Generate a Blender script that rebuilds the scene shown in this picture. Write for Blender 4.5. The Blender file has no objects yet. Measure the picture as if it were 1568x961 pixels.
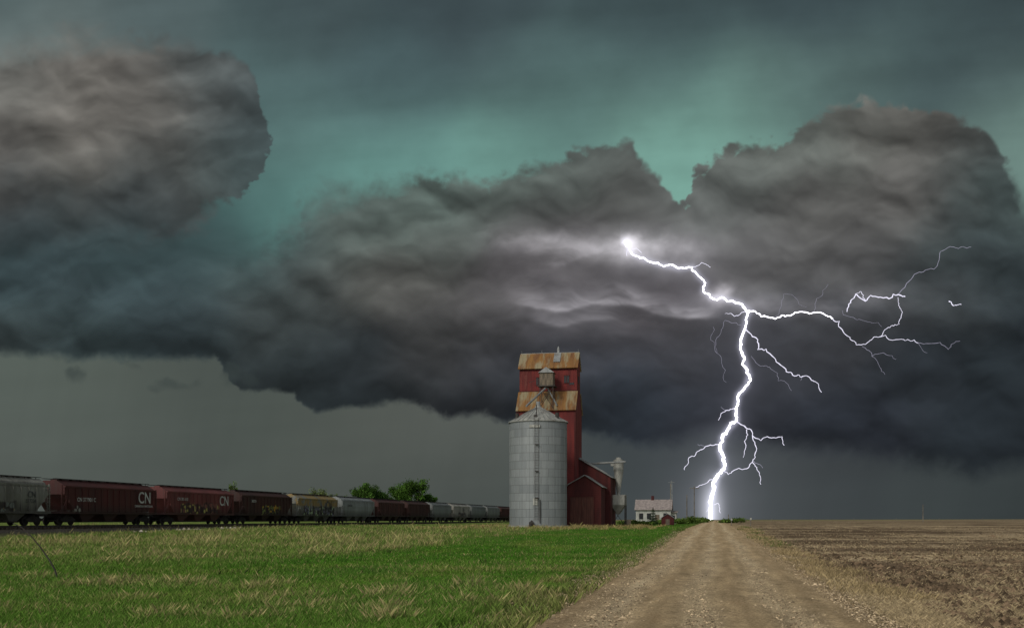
import bpy, math, random
import numpy as np
from mathutils import Vector, Matrix
random.seed(7); rng=np.random.default_rng(11)
scene=bpy.context.scene
TA=0.193; A=math.atan(TA); S=math.sin(A); C=math.cos(A)   # road / railway bearing
CAMH=1.7
FT=1600.0   # units of the sky chart: 1600 = tangent 1

# ------------------------------------------------------------------ helpers
def lin(c):
    c=np.asarray(c,float)/255.0
    return np.where(c<=0.04045,c/12.92,((c+0.055)/1.055)**2.4)
def L4(r,g,b): 
    l=lin((r,g,b)); return (float(l[0]),float(l[1]),float(l[2]),1.0)
_tab={}
def gnoise(x,y,seed=0):
    if seed not in _tab:
        r=np.random.default_rng(seed+100); a=r.random((256,256))*2*np.pi
        _tab[seed]=(np.cos(a).astype(np.float32),np.sin(a).astype(np.float32))
    gx,gy=_tab[seed]
    xi=np.floor(x).astype(np.int64); yi=np.floor(y).astype(np.int64)
    xf=(x-xi).astype(np.float32); yf=(y-yi).astype(np.float32)
    u=xf*xf*xf*(xf*(xf*6-15)+10); v=yf*yf*yf*(yf*(yf*6-15)+10)
    def d(i,j):
        a=(xi+i)&255; b=(yi+j)&255
        return gx[a,b]*(xf-i)+gy[a,b]*(yf-j)
    n0=d(0,0)*(1-u)+d(1,0)*u; n1=d(0,1)*(1-u)+d(1,1)*u
    return (n0*(1-v)+n1*v)*1.5
def fbm(x,y,oct=5,seed=0,gain=0.5,billow=False):
    x=np.asarray(x,float); y=np.asarray(y,float)
    t=0; amp=1; tot=0
    for o in range(oct):
        n=gnoise(x,y,seed+o)
        if billow: n=np.abs(n)*2-0.6
        t=t+n*amp; tot+=amp; amp*=gain
        x,y=(x*1.62-y*1.17+13.7, x*1.17+y*1.62+5.1)
    return t/tot
def sm(t):
    t=np.clip(t,0,1); return t*t*(3-2*t)
def G(u,v):
    u=np.asarray(u,float); v=np.asarray(v,float)
    z=0.72*sm((u-35)/120)+0.30*sm((u-150)/250)
    z=z+1.0*sm((u-150)/400)*sm((v-15)/250)
    damp=sm((np.abs(v)-3.0)/4)
    z=z+0.07*fbm(u/7,v/7,3,40)*damp*sm((400-u)/300)
    return z
def uv(X,Y): return X*S+Y*C, X*C-Y*S
def gz(X,Y):
    u,v=uv(X,Y); return float(G(u,v))

def fast_mesh(name,V,F,mat=None,col=None,smooth=False,loc=(0,0,0),rz=0.0):
    V=np.ascontiguousarray(V,dtype=np.float32); F=np.ascontiguousarray(F,dtype=np.int32)
    k=F.shape[1]; n=len(F)
    me=bpy.data.meshes.new(name)
    me.vertices.add(len(V)); me.vertices.foreach_set('co',V.ravel())
    me.loops.add(n*k); me.loops.foreach_set('vertex_index',F.ravel())
    me.polygons.add(n); me.polygons.foreach_set('loop_start',np.arange(0,n*k,k,dtype=np.int32))
    try: me.polygons.foreach_set('loop_total',np.full(n,k,dtype=np.int32))
    except Exception: pass
    me.polygons.foreach_set('use_smooth',np.full(n,smooth,dtype=bool))
    me.update(calc_edges=True)
    if col is not None:
        a=me.attributes.new('Col','FLOAT_COLOR','POINT')
        cc=np.ones((len(V),4),dtype=np.float32); cc[:,:3]=col
        a.data.foreach_set('color',cc.ravel())
    ob=bpy.data.objects.new(name,me); scene.collection.objects.link(ob)
    ob.location=loc; ob.rotation_euler=(0,0,rz)
    if mat: me.materials.append(mat)
    return ob
def grid_faces(nr,nc):
    i=np.arange(nr-1)[:,None]*nc+np.arange(nc-1)[None,:]
    i=i.ravel(); return np.stack([i,i+1,i+nc+1,i+nc],1)

class MB:
    def __init__(s): s.v=[]; s.f=[]; s.m=[]
    def add(s,vs,fs,m=0):
        o=len(s.v); s.v+= [tuple(p) for p in vs]
        for f in fs: s.f.append([i+o for i in f]); s.m.append(m)
    def box(s,x0,x1,y0,y1,z0,z1,m=0):
        vs=[(x0,y0,z0),(x1,y0,z0),(x1,y1,z0),(x0,y1,z0),(x0,y0,z1),(x1,y0,z1),(x1,y1,z1),(x0,y1,z1)]
        s.add(vs,[(0,3,2,1),(4,5,6,7),(0,1,5,4),(1,2,6,5),(2,3,7,6),(3,0,4,7)],m)
    def prism(s,poly,axis,a,b,m=0):
        n=len(poly)
        def P(p,t):
            if axis=='x': return (t,p[0],p[1])
            if axis=='y': return (p[0],t,p[1])
            return (p[0],p[1],t)
        vs=[P(p,a) for p in poly]+[P(p,b) for p in poly]
        fs=[tuple(range(n)),tuple(range(2*n-1,n-1,-1))]
        for i in range(n):
            j=(i+1)%n; fs.append((i,i+n,j+n,j))
        s.add(vs,fs,m)
    def tube(s,p0,p1,r0,r1=None,n=10,m=0,cap=True):
        r1=r0 if r1 is None else r1
        p0=Vector(p0); p1=Vector(p1); d=(p1-p0).normalized()
        a=d.orthogonal().normalized(); b=d.cross(a)
        vs=[]
        for p,r in((p0,r0),(p1,r1)):
            for i in range(n):
                t=2*math.pi*i/n; vs.append(p+a*math.cos(t)*r+b*math.sin(t)*r)
        fs=[(i,(i+1)%n,(i+1)%n+n,i+n) for i in range(n)]
        if cap: fs+= [tuple(range(n-1,-1,-1)),tuple(range(n,2*n))]
        s.add(vs,fs,m)
    def lathe(s,prof,cx,cy,n=48,m=0):
        vs=[];fs=[]
        for r,z in prof:
            for i in range(n):
                t=2*math.pi*i/n; vs.append((cx+r*math.cos(t),cy+r*math.sin(t),z))
        for k in range(len(prof)-1):
            for i in range(n):
                j=(i+1)%n; fs.append((k*n+i,k*n+j,(k+1)*n+j,(k+1)*n+i))
        s.add(vs,fs,m)
    def make(s,name,mats,parent=None,loc=(0,0,0),rz=0,fix=True):
        me=bpy.data.meshes.new(name); me.from_pydata(s.v,[],s.f)
        for m in mats: me.materials.append(m)
        me.polygons.foreach_set('material_index',s.m)
        if fix:
            import bmesh
            bm=bmesh.new(); bm.from_mesh(me); bmesh.ops.recalc_face_normals(bm,faces=bm.faces); bm.to_mesh(me); bm.free()
        me.update()
        ob=bpy.data.objects.new(name,me); scene.collection.objects.link(ob)
        ob.location=loc; ob.rotation_euler=(0,0,rz)
        if parent: ob.parent=parent
        return ob
def empty(name,X,Y,z=0,rz=-A):
    e=bpy.data.objects.new(name,None); scene.collection.objects.link(e)
    e.location=(X,Y,z); e.rotation_euler=(0,0,rz); e.empty_display_size=0.5
    return e

# ------------------------------------------------------------------ materials
def newmat(name):
    m=bpy.data.materials.new(name); m.use_nodes=True
    nt=m.node_tree; nt.nodes.clear()
    out=nt.nodes.new('ShaderNodeOutputMaterial')
    return m,nt,out
def nd(nt,t,**k):
    n=nt.nodes.new(t)
    for a,b in k.items():
        if a in n.inputs: n.inputs[a].default_value=b
        else: setattr(n,a,b)
    return n
def mixc(nt,fac,a,b,mode='MIX'):
    n=nt.nodes.new('ShaderNodeMix'); n.data_type='RGBA'; n.blend_type=mode
    for sock,val in ((n.inputs[0],fac),(n.inputs[6],a),(n.inputs[7],b)):
        if isinstance(val,(int,float,tuple)): sock.default_value=val
        else: nt.links.new(val,sock)
    return n.outputs[2]
def noise(nt,vec,scale,detail=4,rough=0.55,mscale=None):
    if mscale:
        mp=nd(nt,'ShaderNodeMapping'); mp.inputs['Scale'].default_value=mscale; nt.links.new(vec,mp.inputs[0]); vec=mp.outputs[0]
    n=nd(nt,'ShaderNodeTexNoise'); n.inputs['Scale'].default_value=scale; n.inputs['Detail'].default_value=detail; n.inputs['Roughness'].default_value=rough
    nt.links.new(vec,n.inputs['Vector']); return n.outputs['Fac']
def ramp(nt,fac,a,b):
    n=nd(nt,'ShaderNodeMapRange'); n.inputs['From Min'].default_value=a; n.inputs['From Max'].default_value=b; n.interpolation_type='SMOOTHSTEP'
    nt.links.new(fac,n.inputs[0]); return n.outputs[0]
def math_(nt,op,a,b=0.0):
    n=nd(nt,'ShaderNodeMath',operation=op)
    for i,v in enumerate((a,b)):
        if isinstance(v,(int,float)): n.inputs[i].default_value=v
        else: nt.links.new(v,n.inputs[i])
    return n.outputs[0]
def surf(name,c1,c2,c3=None,sc=1.0,ms=(1,1,1),rough=0.8,metal=0.0,bump=0.2,t3=(0.55,0.75),fine=20,lines=None,spec=0.3):
    """weathered surface: two tones by streaked noise, third tone patches, optional board lines (period along z)"""
    m,nt,out=newmat(name)
    tc=nd(nt,'ShaderNodeTexCoord').outputs['Object']
    n1=ramp(nt,noise(nt,tc,sc,6,0.6,ms),0.35,0.65)
    col=mixc(nt,n1,c1,c2)
    if c3: col=mixc(nt,ramp(nt,noise(nt,tc,sc*0.6,7,0.65,ms),*t3),col,c3)
    nf=noise(nt,tc,fine,3)
    col=mixc(nt,0.35,col,mixc(nt,nf,(0.25,0.25,0.25,1),(0.9,0.9,0.9,1)),'OVERLAY')
    hgt=nf
    if lines:
        sp=nd(nt,'ShaderNodeSeparateXYZ'); nt.links.new(tc,sp.inputs[0])
        fr=math_(nt,'FRACT',math_(nt,'DIVIDE',sp.outputs[lines[0]],lines[1]))
        ln=ramp(nt,fr,0.0,0.25)
        col=mixc(nt,lines[2],col,mixc(nt,ln,(0.15,0.15,0.15,1),(1,1,1,1)),'MULTIPLY')
    b=nd(nt,'ShaderNodeBsdfPrincipled'); b.inputs['Roughness'].default_value=rough; b.inputs['Metallic'].default_value=metal
    b.inputs['Specular IOR Level'].default_value=spec
    nt.links.new(col,b.inputs['Base Color'])
    bp=nd(nt,'ShaderNodeBump'); bp.inputs['Strength'].default_value=bump; bp.inputs['Distance'].default_value=0.05
    nt.links.new(hgt,bp.inputs['Height']); nt.links.new(bp.outputs[0],b.inputs['Normal'])
    nt.links.new(b.outputs[0],out.inputs[0])
    return m
def attr_mat(name,transl=0.0,mod=0.0,mscale=30):
    m,nt,out=newmat(name)
    at=nd(nt,'ShaderNodeAttribute'); at.attribute_name='Col'
    col=at.outputs['Color']
    if mod:
        tc=nd(nt,'ShaderNodeTexCoord').outputs['Object']
        nf=noise(nt,tc,mscale,5,0.7)
        col=mixc(nt,mod,col,mixc(nt,ramp(nt,nf,0.3,0.7),(0.1,0.1,0.1,1),(1,1,1,1)),'OVERLAY')
    d=nd(nt,'ShaderNodeBsdfDiffuse'); nt.links.new(col,d.inputs[0]); o=d.outputs[0]
    if transl:
        t=nd(nt,'ShaderNodeBsdfTranslucent'); nt.links.new(col,t.inputs[0])
        mx=nd(nt,'ShaderNodeMixShader'); mx.inputs[0].default_value=transl
        nt.links.new(o,mx.inputs[1]); nt.links.new(t.outputs[0],mx.inputs[2]); o=mx.outputs[0]
    nt.links.new(o,out.inputs[0]); return m

M_red=surf('red_siding',L4(104,40,36),L4(80,31,30),L4(114,68,58),sc=0.9,ms=(1.5,1.5,0.25),lines=(2,0.3,0.35),rough=0.85,t3=(0.58,0.8))
M_redd=surf('dark_red_siding',L4(76,33,31),L4(57,26,25),L4(86,50,44),sc=0.9,ms=(1.5,1.5,0.3),lines=(2,0.3,0.3),rough=0.9,t3=(.58,.8))
M_rust=surf('rusty_roof',L4(120,86,44),L4(98,66,38),L4(124,114,88),sc=0.9,ms=(1.5,0.3,0.35),lines=(0,0.8,0.25),rough=0.8,t3=(0.46,0.60))
M_greyroof=surf('grey_metal',L4(130,132,130),L4(106,108,106),L4(94,82,70),sc=1.2,ms=(1,1,.5),rough=0.6,metal=0.2)
M_wood=surf('weathered_wood',L4(108,97,82),L4(80,73,62),L4(58,49,42),sc=2,ms=(2,2,.4),rough=0.9,lines=(2,.25,.3))
M_door=surf('door_boards',L4(88,54,46),L4(68,43,38),L4(104,82,68),sc=2,ms=(3,3,.3),rough=.9,lines=(0,.3,.4))
M_dark=surf('dark_opening',L4(26,28,30),L4(16,16,18),rough=.4)
M_white=surf('white_siding',L4(164,164,156),L4(134,134,128),L4(106,100,90),sc=1.5,ms=(1,1,.4),rough=.8,lines=(2,.25,.2))
M_houseroof=surf('house_shingles',L4(142,132,126),L4(118,109,105),sc=2,rough=.9,lines=(2,.3,.3))
M_conc=surf('concrete',L4(146,144,134),L4(118,116,106),sc=1,rough=.9)
M_steel=surf('dark_steel',L4(60,56,52),L4(42,38,36),L4(86,60,44),sc=2,rough=.7,metal=.2)
M_pole=surf('pole_wood',L4(110,104,94),L4(80,74,66),sc=2,ms=(2,2,.3),rough=.9)
M_bark=surf('bark',L4(80,70,58),L4(52,46,38),sc=3,ms=(2,2,.4),rough=.95)

# galvanised panels of the bin
def bin_mat():
    m,nt,out=newmat('galvanised_panels')
    tc=nd(nt,'ShaderNodeTexCoord').outputs['Object']
    sp=nd(nt,'ShaderNodeSeparateXYZ'); nt.links.new(tc,sp.inputs[0])
    ang=math_(nt,'ARCTAN2',sp.outputs[1],sp.outputs[0])
    zz=math_(nt,'DIVIDE',math_(nt,'SUBTRACT',sp.outputs[2],.95),13.8/13)
    row=math_(nt,'FLOOR',zz)
    aa=math_(nt,'ADD',math_(nt,'MULTIPLY',ang,6/math.pi),math_(nt,'MULTIPLY',row,0.5))
    ca=math_(nt,'FLOOR',aa)
    cb=nd(nt,'ShaderNodeCombineXYZ'); nt.links.new(ca,cb.inputs[0]); nt.links.new(row,cb.inputs[1])
    wn=nd(nt,'ShaderNodeTexWhiteNoise'); nt.links.new(cb.outputs[0],wn.inputs[0])
    wr=nd(nt,'ShaderNodeTexWhiteNoise'); wr.noise_dimensions='1D'; nt.links.new(row,wr.inputs['W'])
    tone=math_(nt,'ADD',math_(nt,'MULTIPLY',wn.outputs[0],.5),math_(nt,'MULTIPLY',wr.outputs[0],.5))
    col=mixc(nt,tone,L4(108,113,114),L4(132,136,135))
    st=ramp(nt,noise(nt,tc,1.2,6,.6,(2.0,2.0,.2)),.4,.75)
    col=mixc(nt,math_(nt,'MULTIPLY',st,0.35),col,L4(94,96,94))
    fz=math_(nt,'FRACT',zz); seam=math_(nt,'MULTIPLY',ramp(nt,fz,0,.08),ramp(nt,fz,1.0,.94))
    fa=math_(nt,'FRACT',aa); seam2=math_(nt,'MULTIPLY',ramp(nt,fa,0,.03),ramp(nt,fa,1.0,.97))
    col=mixc(nt,math_(nt,'MULTIPLY',math_(nt,'SUBTRACT',1.0,math_(nt,'MULTIPLY',seam,seam2)),.55),col,L4(66,68,68))
    sp2=noise(nt,tc,9,4); col=mixc(nt,0.3,col,mixc(nt,sp2,(.2,.2,.2,1),(.85,.85,.85,1)),'OVERLAY')
    w=math_(nt,'SINE',math_(nt,'MULTIPLY',sp.outputs[2],2*math.pi/0.109))
    b=nd(nt,'ShaderNodeBsdfPrincipled'); b.inputs['Metallic'].default_value=.25; b.inputs['Roughness'].default_value=.6
    nt.links.new(col,b.inputs['Base Color'])
    bp=nd(nt,'ShaderNodeBump'); bp.inputs['Strength'].default_value=.2; bp.inputs['Distance'].default_value=.01
    nt.links.new(w,bp.inputs['Height']); nt.links.new(bp.outputs[0],b.inputs['Normal'])
    nt.links.new(b.outputs[0],out.inputs[0]); return m
M_bin=bin_mat()

# ------------------------------------------------------------------ SKY (storm backdrop, thousands of metres away)
MAIN=[(957,368),(964,383),(975,392),(990,398),(1010,405),(1040,411),(1060,409),(1070,423),(1080,433),(1077,445),(1088,455),(1105,455),(1120,460),(1135,465),(1148,476),(1142,490),(1138,510),(1134,530),(1140,550),(1147,574),(1143,590),(1131,604),(1127,625),(1128,643),(1116,655),(1106,670),(1103,690),(1108,705),(1109,717),(1098,730),(1093,750),(1088,770),(1089,797)]
def build_sky():
    R=5000.
    az=np.concatenate([np.linspace(-75,-31,60)[:-1],np.linspace(-31,31,1300),np.linspace(31,75,60)[1:]])
    el=np.concatenate([np.linspace(-3,-0.4,5)[:-1],np.linspace(-0.4,29,640),np.linspace(29,60,50)[1:]])
    AZ,EL=np.meshgrid(np.radians(az),np.radians(el))
    X=np.sin(AZ)*np.cos(EL); Y=np.cos(AZ)*np.cos(EL); Z=np.sin(EL)
    V=np.stack([X,Y,Z],-1).reshape(-1,3)*R; V[:,2]+=CAMH
    x=(784+FT*X/Y).ravel(); y=(795-FT*Z/Y).ravel()
    def field(ctrl,sig,xx,yy):
        num=np.zeros((len(xx),3)); den=np.full(len(xx),1e-12)
        xc=np.clip(xx,-60,1630); yc=np.clip(yy,-30,800)
        for px,py,c in ctrl:
            d2=((xc-px)**2+((yc-py)*1.25)**2)/(2*sig*sig)
            w=np.exp(-d2)+1e-5/(1+d2*d2)
            num+=w[:,None]*np.array(c,float); den+=w
        return num/den[:,None]
    BG=[(0,20,(72,88,90)),(200,15,(78,92,94)),(450,20,(67,81,84)),(700,20,(62,75,79)),(1000,20,(63,78,81)),(1250,20,(61,75,79)),(1550,20,(59,72,75)),
        (0,75,(128,137,134)),(120,45,(100,112,111)),(250,60,(84,99,100)),(400,90,(76,95,96)),(420,150,(84,109,109)),(600,120,(72,91,94)),(800,120,(77,97,98)),(1000,110,(80,102,102)),
        (1200,130,(94,119,115)),(1300,110,(81,100,99)),(1450,90,(68,84,86)),(1568,180,(110,136,129)),(1540,120,(74,90,91)),
        (450,230,(88,115,113)),(600,195,(84,110,109)),(560,262,(100,142,135)),(640,255,(108,152,144)),(730,248,(112,154,145)),(800,235,(102,139,131)),(850,180,(90,119,115)),(1000,180,(100,131,124)),
        (1020,240,(118,160,149)),(1050,255,(124,170,157)),(1120,195,(109,143,134)),(430,330,(80,117,113)),(350,330,(62,84,85)),(470,330,(98,140,133)),(300,400,(56,73,75)),(400,280,(84,115,112))]
    CL=[(0,140,(106,106,102)),(100,160,(111,108,103)),(220,160,(101,99,95)),(320,130,(86,92,92)),(375,190,(64,74,76)),(300,240,(77,79,77)),(100,250,(87,86,82)),(0,240,(92,90,87)),(50,325,(57,63,65)),(200,310,(65,71,72)),(380,250,(70,84,85)),(120,380,(53,66,68))]
    CM=[(0,420,(54,67,70)),(150,420,(55,67,70)),(270,400,(59,73,76)),(300,480,(52,62,65)),(100,500,(57,69,71)),(0,520,(61,71,72)),(350,380,(65,82,83)),(420,480,(60,66,66)),(430,400,(69,82,82)),(490,320,(86,102,99)),
        (560,350,(86,95,91)),(640,300,(90,104,99)),(700,350,(84,90,87)),(620,430,(81,81,78)),(520,440,(73,76,74)),(450,560,(46,53,55)),(550,560,(46,51,54)),(650,540,(57,58,59)),(720,600,(44,48,52)),(560,610,(39,46,49)),(740,480,(73,72,72)),
        (800,290,(84,93,89)),(900,250,(84,91,88)),(940,300,(82,84,82)),(850,370,(80,79,79)),(1000,340,(85,86,85)),(1000,440,(65,62,65)),(900,500,(77,75,78)),(820,420,(81,78,80)),(780,560,(54,55,59)),(900,570,(50,53,59)),
        (1000,620,(42,48,55)),(850,640,(38,44,49)),(1100,290,(89,94,92)),(1150,250,(93,98,94)),(1250,210,(95,100,96)),(1350,190,(98,98,94)),(1450,210,(86,86,83)),(1520,240,(65,71,71)),(1400,290,(94,93,91)),
        (1250,310,(95,95,93)),(1150,370,(82,82,82)),(1300,400,(80,80,80)),(1500,340,(60,68,69)),(1550,300,(78,92,90)),(1540,400,(49,57,60)),(1450,430,(59,63,65)),(1300,490,(59,61,65)),(1200,550,(52,54,59)),(1400,580,(43,48,53)),
        (1550,550,(39,45,49)),(1100,620,(47,50,57)),(1300,650,(43,47,54)),(1500,680,(40,46,51)),(1050,540,(59,60,65))]
    UN=[(0,570,(88,97,91)),(150,590,(86,94,88)),(300,600,(74,81,77)),(0,680,(88,95,90)),(200,680,(84,91,86)),(400,660,(78,85,80)),(600,660,(84,89,84)),(740,670,(88,92,88)),(500,750,(74,79,75)),(0,750,(76,81,77)),(250,760,(72,77,74)),
        (700,750,(72,78,75)),(950,700,(58,64,66)),(940,770,(68,75,75)),(1050,720,(66,71,75)),(1150,720,(72,76,79)),(1300,720,(54,58,61)),(1500,750,(54,60,61)),(1400,780,(66,73,73)),(1200,780,(70,76,77))]
    w1=fbm(x/190,y/170,4,1); w2=fbm(x/190+9,y/170+4,4,8)
    f1=fbm(x/46,y/42,5,20); f2=fbm(x/46+3,y/42+7,5,27)
    g1=fbm(x/80,y/70,4,33,.45); g2=fbm(x/80+5,y/70+2,4,36,.45)
    wx=x+55*w1+26*g1; wy=y+40*w2+20*g2
    bg=field(BG,58,x+22*w1,y+18*w2)
    cl=field(CL,52,wx,wy); cm=field(CM,52,wx,wy); un=field(UN,80,x+20*w1,y+12*w2)
    # rolling relief: rounded lobes, seen as slope towards the light from above
    qx=x+34*w2+12*g1+3*f1; qy=y+26*w1+10*g2+3*f2
    def relief(sx,sy,seed,e,oct,gain):
        h0=fbm(qx/sx,qy/sy,oct,seed,gain,True); h1=fbm((qx+.35*e)/sx,(qy-e)/sy,oct,seed,gain,True)
        return h0,(h0-h1)
    h,s=relief(190,105,60,32,3,.45)
    h2,s2=relief(84,50,70,13,3,.42)
    h3,s3=relief(36,24,75,6,3,.42)
    amp=np.interp(y,[0,250,450,620,700],[1.05,1.1,1.0,.75,.5])
    tex=1+amp*(0.14*np.clip(s*1.5,-1,1)+0.075*np.clip(s2*1.3,-1,1)+0.022*np.clip(s3*1.2,-1,1))+0.09*h+0.10*w1+.03*f1
    streak=fbm(x/420+y/900,y/60+x/700,5,90); sk2=fbm(x/240+y/500,y/90,5,97)
    bgt=1+0.07*streak+0.03*f1+.05*g1+.06*sk2
    tx=np.array([-400,250,330,400,455,466,500,560,640,690,740,800,860,880,910,950,972,985,1010,1035,1048,1060,1090,1130,1180,1205,1222,1260,1330,1400,1450,1500,1530,1542,1560,1620,2200])
    ty=np.array([345,365,372,372,330,308,290,284,272,266,276,252,240,225,219,212,224,248,264,306,300,266,236,213,221,214,190,166,154,160,172,188,220,256,300,345,345])
    by=np.array([540,546,549,548,575,600,600,618,628,620,614,640,632,645,660,676,682,670,662,685,690,706,722,708])
    bx=np.array([0,100,200,325,345,360,440,460,490,560,630,690,740,790,900,950,1000,1050,1100,1200,1300,1400,1500,1568])
    bil=fbm(x/75,y/64,3,130,0.5,True); bil2=fbm(x/30,y/27,4,140,0.5,True)
    ex=x+5*f1+13*bil2+8*g1; ey=y+17*bil+12*bil2+3*f2
    ytop=np.interp(ex,tx,ty)
    soft=np.interp(x,[0,300,440,520,640,760,860,1020,1060,1200,1500,1540,1560,1600],[90,75,46,34,26,20,12,8,8,10,7,10,26,60])*(1+.6*np.clip(w2*2,-1,1))
    mM=sm((ey-ytop)/(2*soft)+0.35)
    def blob(cx,cy,rx,ry): return 1-np.sqrt(((ex-cx)/rx)**2+((ey-cy)/ry)**2)
    bl=np.maximum.reduce([blob(20,220,190,160),blob(130,180,190,140),blob(240,170,145,125),blob(320,150,76,80),blob(352,212,62,54),blob(335,255,66,50),blob(250,255,130,90),blob(60,320,250,90),blob(190,310,150,70)])
    softL=np.interp(x,[0,150,300,390],[.34,.34,.2,.06])*(1+1.1*sm((y-260)/60))*(1+.8*sm((130-y)/60))
    mL=sm(bl/softL+0.2)
    ux=x+18*f1+20*w1+10*bil2; ybase=np.interp(ux,bx,by)+9*f2+5*bil2
    softB=np.interp(x,[0,320,345,800,1000,1100,1600],[12,9,5,9,15,28,24])
    mU=sm((y-ybase)/(2*softB)+0.5)
    colr=bg*bgt[:,None]
    c1=cl*tex[:,None]; colr=colr*(1-mL[:,None])+c1*mL[:,None]
    cmt=cm*(tex[:,None])
    colr=colr*(1-mM[:,None])+cmt*mM[:,None]
    und=un*(1+0.04*streak+0.03*w1)[:,None]
    rain=fbm(x/36+y/170,y/500,3,160); und=und*(1+0.018*rain)[:,None]
    dark=np.exp(-((y-ybase+14)/24.)**2)*0.16
    colr=colr*(1-dark[:,None]*(1-mU[:,None]))
    colr=colr*(1-mU[:,None])+und*mU[:,None]
    for cx,cy,rx,ry,a in((120,574,19,15,.34),(268,588,38,13,.28),(352,572,16,26,.4),(385,585,22,12,.3),(240,598,20,7,.2),(205,560,30,8,.16)):
        b=1-np.sqrt(((x+26*f1-cx)/rx)**2+((y+20*f2-cy)/ry)**2); k=sm(b*1.0+.9*f2)*a*1.5
        colr=colr*(1-k[:,None])+np.array((54,62,61))*k[:,None]
    colr=lin(np.clip(colr,0,255))
    # clouds lit from inside by the lightning
    def lobe(cx,cy,rx,ry): return np.exp(-(((x+14*f1+12*g1-cx)/rx)**2+((y+10*f2-cy)/ry)**2))
    yy=y+14*np.sin(x/60.)+16*g1+8*f1
    st1=np.clip(.62+1.25*fbm(x/150,yy/26,4,180,0.5),.1,1.7)
    st2=np.clip(.6+1.1*fbm(x/90,yy/36,5,190,0.55),.1,1.6)
    st3=np.clip(.65+1.0*fbm(x/55,y/38,5,200,0.5),.15,1.5)
    glow=0.34*lobe(985,376,46,18)*st3+0.75*lobe(961,374,15,11)*(.5+.5*st3)+0.17*lobe(915,381,85,18)*st2+0.18*lobe(1035,388,58,24)*st3+0.13*lobe(850,372,65,15)*st2+.07*lobe(800,365,50,18)*st2+.09*lobe(985,382,110,32)
    def shelf(xa,xb,ya,yb,th,a):
        t=(x-xa)/(xb-xa); yc=ya+(yb-ya)*t+7*np.sin(x/33.+1)+9*g1+4*f1
        d=yc-y
        return a*sm(t*4)*sm((1-t)*4)*np.where(d>0,np.exp(-(d/th)**1.3),np.exp(-(d/4.)**2))
    glow+=shelf(770,1000,462,472,20,.22)*st1+shelf(900,1110,470,482,15,.27)*st1+shelf(800,960,486,492,12,.09)*st1+shelf(810,1000,398,388,16,.09)*st2
    glow+=0.05*lobe(920,480,140,26)*st1+0.05*lobe(830,435,80,34)*st2
    glow+=0.55*lobe(1100,452,17,11)*(.5+.5*st3)+0.16*lobe(1120,464,45,20)*st3+0.11*lobe(1200,470,90,14)*st2+0.08*lobe(1340,455,60,20)*st2
    glow+=0.022*lobe(1120,480,170,90)+0.03*lobe(980,400,200,60)
    hol=.38*lobe(990,437,75,18)+.25*lobe(880,415,60,13)
    colr*=(1-np.clip(hol,0,.6))[:,None]
    colr+=glow[:,None]*np.array((.97,.93,1.0))
    near=(np.abs(x-1110)<160)&(y>340)
    idx=np.where(near)[0]; dx=x[idx]; dy=y[idx]; dm=np.full(len(idx),1e9)
    P=np.array(MAIN,float)
    for (ax,ay),(bx_,by_) in zip(P[:-1],P[1:]):
        ll=(bx_-ax)**2+(by_-ay)**2; t=np.clip(((dx-ax)*(bx_-ax)+(dy-ay)*(by_-ay))/ll,0,1)
        dm=np.minimum(dm,(dx-ax-t*(bx_-ax))**2+(dy-ay-t*(by_-ay))**2)
    dm=np.sqrt(dm)
    h1_=0.36*np.exp(-(dm/5.0)**2)+0.08*np.exp(-dm/12)+0.013*np.exp(-dm/45)  # halo of the bolt, painted into the dome colour
    h1_*=0.6+0.6*sm((dy-500)/250)
    colr[idx]+=h1_[:,None]*np.array((.80,.80,1.0))
    colr+= (0.5*np.exp(-(((x-1090)/15)**2+((y-778)/36)**2))+0.06*np.exp(-(((x-1092)/60)**2+((y-775)/60)**2)))[:,None]*np.array((.87,.88,1.))  # glow around the strike point, also painted into the dome colour
    m,nt,out=newmat('storm_sky')
    at=nd(nt,'ShaderNodeAttribute'); at.attribute_name='Col'
    em=nd(nt,'ShaderNodeEmission'); nt.links.new(at.outputs['Color'],em.inputs[0]); nt.links.new(em.outputs[0],out.inputs[0])
    m.cycles.emission_sampling='NONE'
    fast_mesh('sky',V,grid_faces(len(el),len(az)),m,colr,True)
build_sky()

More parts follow.
